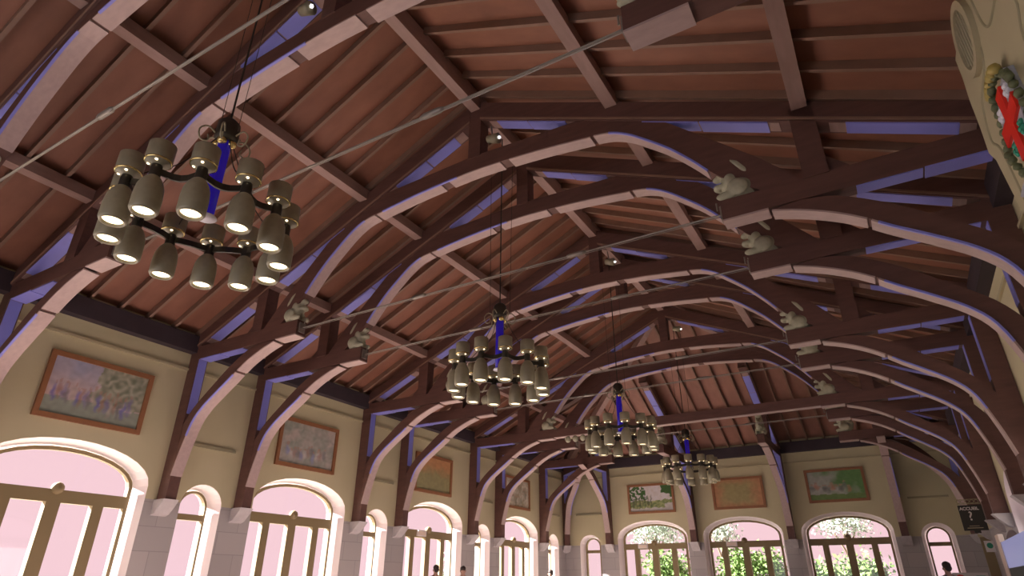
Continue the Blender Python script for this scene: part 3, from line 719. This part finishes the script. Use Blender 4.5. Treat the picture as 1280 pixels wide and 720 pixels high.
painting(4, EW, (1, 0, 0), -3.45, 3.24, 2.0, 1.17, 'framed painting of dark trees and figures against white sky, leftmost on the end wall')
painting(5, EW, (1, 0, 0), .08, 3.24, 1.96, 1.17, 'framed blank looking olive painting with orange reflected border in the middle of the end wall')
painting(6, EW, (1, 0, 0), 3.56, 3.30, 1.98, 1.17, 'framed painting of figures before green woodland, rightmost on the end wall')

# ------------------------------------------------------------------ hanging sign, posters, door, screen at lower right
def text(name, body, size, loc, m, parent, ext=.004):
    cu = bpy.data.curves.new(name, 'FONT'); cu.body = body; cu.size = size; cu.align_x = 'CENTER'; cu.align_y = 'CENTER'; cu.extrude = ext; cu.offset = .004
    t = bpy.data.objects.new('t', cu); COL.objects.link(t); dg = bpy.context.evaluated_depsgraph_get(); me = bpy.data.meshes.new_from_object(t.evaluated_get(dg)); bpy.data.objects.remove(t)
    me.materials.clear(); me.materials.append(M[m]); o = link(name, me, parent); o.location = loc; o.rotation_euler = (PI/2, 0, 0); return o
sg = empty('hanging_sign', (7.12, 23.0, H+1.78)); tag(sg, 'black hanging sign with a large white question mark below an iron scroll', 'sign')
obj('panel', box(B(), -.29, .29, -.02, .02, -.35, .34), 'signblack', sg)
text('heading', 'ACCUEIL', .115, (-.03, -.024, .24), 'signwhite', sg); text('question_mark', '?', .34, (-.04, -.024, .03), 'signwhite', sg)
b = B(); box(b, -.14, .10, -.026, -.02, -.235, -.222); box(b, -.20, .18, -.026, -.02, -.29, -.272); obj('small_print', b, 'plaster', sg)
b = B(); tube(b, [(-.29, 0, .38), (.40, 0, .38)], .012, 6)
for k in range(5): tube(b, [(-.24+.11*k+.05*math.cos(t), 0, .44+.045*math.sin(t)) for t in [i*PI/4 for i in range(9)]], .008, 5)
tube(b, [(-.27, 0, .50), (.40, 0, .50)], .009, 6); obj('iron_scroll', b, 'plaster2', sg)
obj('hanger', box(B(), -.06, .10, -.015, .015, -.42, -.35), 'signblack', sg)
ps = empty('door_post', (7.34, 23.9, 0)); tag(ps, 'narrow brown wooden post standing against the right wall under the hanging sign', 'post')
obj('shaft', box(B(), -.13, .12, -.06, .06, 0, H+1.30), 'winframe', ps); obj('cap', box(B(), -.16, .14, -.08, .08, H+1.30, H+1.38), 'plaster', ps)
bd = empty('notice', (7.37, 23.55, H+1.03)); tag(bd, 'small white notice with a green round mark on the right wall beside the brown post', 'notice')
obj('sheet', box(B(), -.12, .11, -.01, .01, -.15, .15), 'signwhite', bd); b = B(); lathe(b, [(0, 0), (.075, 0), (.075, .006), (0, .006)], seg=24)
bmesh.ops.rotate(b, verts=b.verts[:], matrix=Matrix.Rotation(PI/2, 3, 'X')); bmesh.ops.translate(b, verts=b.verts[:], vec=(0, -.011, .02)); obj('green_mark', b, 'green', bd)
pb = empty('poster_board', (6.75, 24.6, H+.03)); tag(pb, 'white poster board with a red disc and teal block at the bottom edge', 'poster')
obj('board', box(B(), -.45, .45, -.02, .02, -H, .33), 'signwhite', pb); b = B(); lathe(b, [(0, 0), (.13, 0), (.13, .006), (0, .006)], seg=24)
bmesh.ops.rotate(b, verts=b.verts[:], matrix=Matrix.Rotation(PI/2, 3, 'X')); bmesh.ops.translate(b, verts=b.verts[:], vec=(-.25, -.021, .15)); obj('red_disc', b, 'red', pb)
obj('teal_block', box(B(), .15, .38, -.028, -.021, .05, .25), 'teal', pb)
# screen on the right wall
sc = empty('display_screen', (7.2, 16.7, 0)); tag(sc, 'blue display screen with pale upright side at the lower right edge', 'screen')
obj('stand', box(B(), -.05, .05, -.5, .5, 0, H-.3), 'signblack', sc)
obj('blue_panel', box(B(), -.03, .03, -2.1, 2.1, H+.36, H+.90), 'screen', sc); obj('dark_band', box(B(), -.032, .032, -2.1, 2.1, H-.3, H+.36), 'darkgreen', sc)
obj('pale_side', box(B(), -.05, .05, 2.1, 2.75, 0, H+1.08), 'jamb', sc)
tag(obj('door_1', box(B(), A+.34, A+.40, DOORC-1.32, DOORC+1.32, 0.02, H+1.2), 'darkgreen'), kind='structure')

# ------------------------------------------------------------------ people whose heads reach the bottom edge
def person(loc, cloth, hairm, label, rz):
    r = empty('person', loc, rz); tag(r, label, 'person', 'people by the windows')
    b = B()
    V = {}
    pts = dict(pel=(0, 0, .95, .13), wai=(0, 0, 1.10, .12), che=(0, 0, 1.32, .15), nek=(0, 0, 1.48, .055), hd0=(0, .01, 1.56, .065), hd1=(0, .015, 1.66, .085),
               hl=(.10, 0, .90, .09), kl=(.11, .02, .50, .06), al=(.11, 0, .08, .04), tl=(.11, .16, .03, .035), hr=(-.10, 0, .90, .09), kr=(-.11, .02, .50, .06), ar=(-.11, 0, .08, .04), tr=(-.11, .16, .03, .035),
               sl=(.19, 0, 1.40, .06), el=(.25, .0, 1.12, .045), wl=(.26, .08, .88, .03), nl=(.26, .11, .80, .035), sr=(-.19, 0, 1.40, .06), er=(-.25, 0, 1.12, .045), wr=(-.26, .08, .88, .03), nr=(-.26, .11, .80, .035))
    keys = list(pts); 
    for k_ in keys: V[k_] = b.verts.new(pts[k_][:3])
    for e in (('pel', 'wai'), ('wai', 'che'), ('che', 'nek'), ('nek', 'hd0'), ('hd0', 'hd1'), ('pel', 'hl'), ('hl', 'kl'), ('kl', 'al'), ('al', 'tl'), ('pel', 'hr'), ('hr', 'kr'), ('kr', 'ar'), ('ar', 'tr'),
              ('che', 'sl'), ('sl', 'el'), ('el', 'wl'), ('wl', 'nl'), ('che', 'sr'), ('sr', 'er'), ('er', 'wr'), ('wr', 'nr')): b.edges.new((V[e[0]], V[e[1]]))
    me = bpy.data.meshes.new('p'); b.to_mesh(me); b.free(); t = bpy.data.objects.new('tmp', me); COL.objects.link(t)
    sk = t.modifiers.new('s', 'SKIN'); sk.use_smooth_shade = True; sub = t.modifiers.new('u', 'SUBSURF'); sub.levels = 2
    for i, k_ in enumerate(keys): me.skin_vertices[0].data[i].radius = (pts[k_][3],)*2
    me.skin_vertices[0].data[0].use_root = True
    dg = bpy.context.evaluated_depsgraph_get(); out = bpy.data.meshes.new_from_object(t.evaluated_get(dg)); bpy.data.objects.remove(t)
    out.materials.clear(); out.materials.append(M['skin']); out.materials.append(M[cloth])
    for p in out.polygons:
        p.use_smooth = True; z = p.center.z; p.material_index = 1 if (z < 1.46 and not (abs(p.center.x) > .2 and z < .90)) else 0
    link('body', out, r)
    b = B(); sphere(b, (0, -.012, 1.675), (.088, .10, .085)); sphere(b, (0, -.05, 1.62), (.08, .06, .08)); obj('hair', b, hairm, r, True)
    b = B(); sphere(b, (0, .105, 1.60), (.016, .025, .022), 1); obj('nose', b, 'skin', r, True)
    for s in (-1, 1):
        b = B(); sphere(b, (s*.085, .01, 1.60), (.012, .022, .032), 1); obj('ear', b, 'skin', r, True)
person((5.97, 18.33, 0), 'cloth_b', 'hair', 'dark haired person whose head shows before the narrow window at lower right', .6)
person((-6.75, 15.9, 0), 'cloth_a', 'hair', 'person whose dark head shows at the foot of the third left window', 1.2)
person((-6.75, 17.3, 0), 'cloth_c', 'hair', 'person whose head shows at the right side of the third left window', -2.)
person((-6.7, 23.1, 0), 'cloth_d', 'hair', 'person whose dark head shows beside the last narrow left window', 2.)

# ------------------------------------------------------------------ trees outside
def tree(loc, rx, rz_, zc, m, label, seed, n=2600):
    rnd = random.Random(seed); r = empty('tree', loc); tag(r, label, 'tree', 'trees outside the windows')
    b = B()
    cl_ = [Vector((rnd.uniform(-1, 1)*rx*.8, rnd.uniform(-1, 1)*rx*.5, zc+rnd.uniform(-1, 1)*rz_*.8)) for _ in range(26)]
    for _ in range(n):
        c = rnd.choice(cl_); p = c+Vector((rnd.gauss(0, 1), rnd.gauss(0, 1), rnd.gauss(0, 1)))*.34
        a = Vector((rnd.gauss(0, 1), rnd.gauss(0, 1), rnd.gauss(0, 1))).normalized(); d = a.cross(Vector((rnd.gauss(0, 1), rnd.gauss(0, 1), rnd.gauss(0, 1)))).normalized(); s = rnd.uniform(.07, .14)
        b.faces.new([b.verts.new(p+a*s), b.verts.new(p+d*s*.5), b.verts.new(p-a*s), b.verts.new(p-d*s*.5)])
    me = bpy.data.meshes.new('foliage'); b.to_mesh(me); b.free(); me.materials.append(M[m]); link('foliage', me, r)
    b = B(); tube(b, [(0, 0, -.14), (.05, 0, zc*.5), (.0, 0, zc)], [.16, .12, .07], 8)
    for k in range(6):
        c = cl_[k]; tube(b, [(0, 0, zc*.6), (c.x*.5, c.y*.5, (zc*.6+c.z)/2), (c.x, c.y, c.z)], [.07, .045, .02], 6)
    obj('trunk', b, 'bark', r, True)
tree((-4.7, 31.5, 0), .9, .8, H+.4, 'leaf', 'bright green shrub seen through the first end wall door window', 1)
tree((-1.0, 31.5, 0), 1.5, .8, H+.4, 'leaf', 'bright green tree seen through the middle end wall window', 2, 3600)
tree((-7.4, 38, 0), 1.5, .5, H+2.9, 'leafhaze', 'pale hazy tree crown in the arch of the first end wall window', 3, 1500)
tree((2.9, 31.5, 0), 1.5, .5, H+.25, 'leaf', 'bright green bush seen through the right end wall window', 4)
tree((2.7, 38, 0), 1.1, .4, H+3.0, 'leafhaze', 'pale hazy tree crown in the arch of the right end wall window', 5, 900)
tree((-3.6, 38, 0), 1.0, .5, H+2.7, 'leafhaze', 'pale hazy tree crown in the arch of the middle end wall window', 6, 700)
tree((-12.5, 25.5, 0), .9, .5, H+.4, 'leafhaze', 'faint green bush outside the fourth left window', 7, 1200)
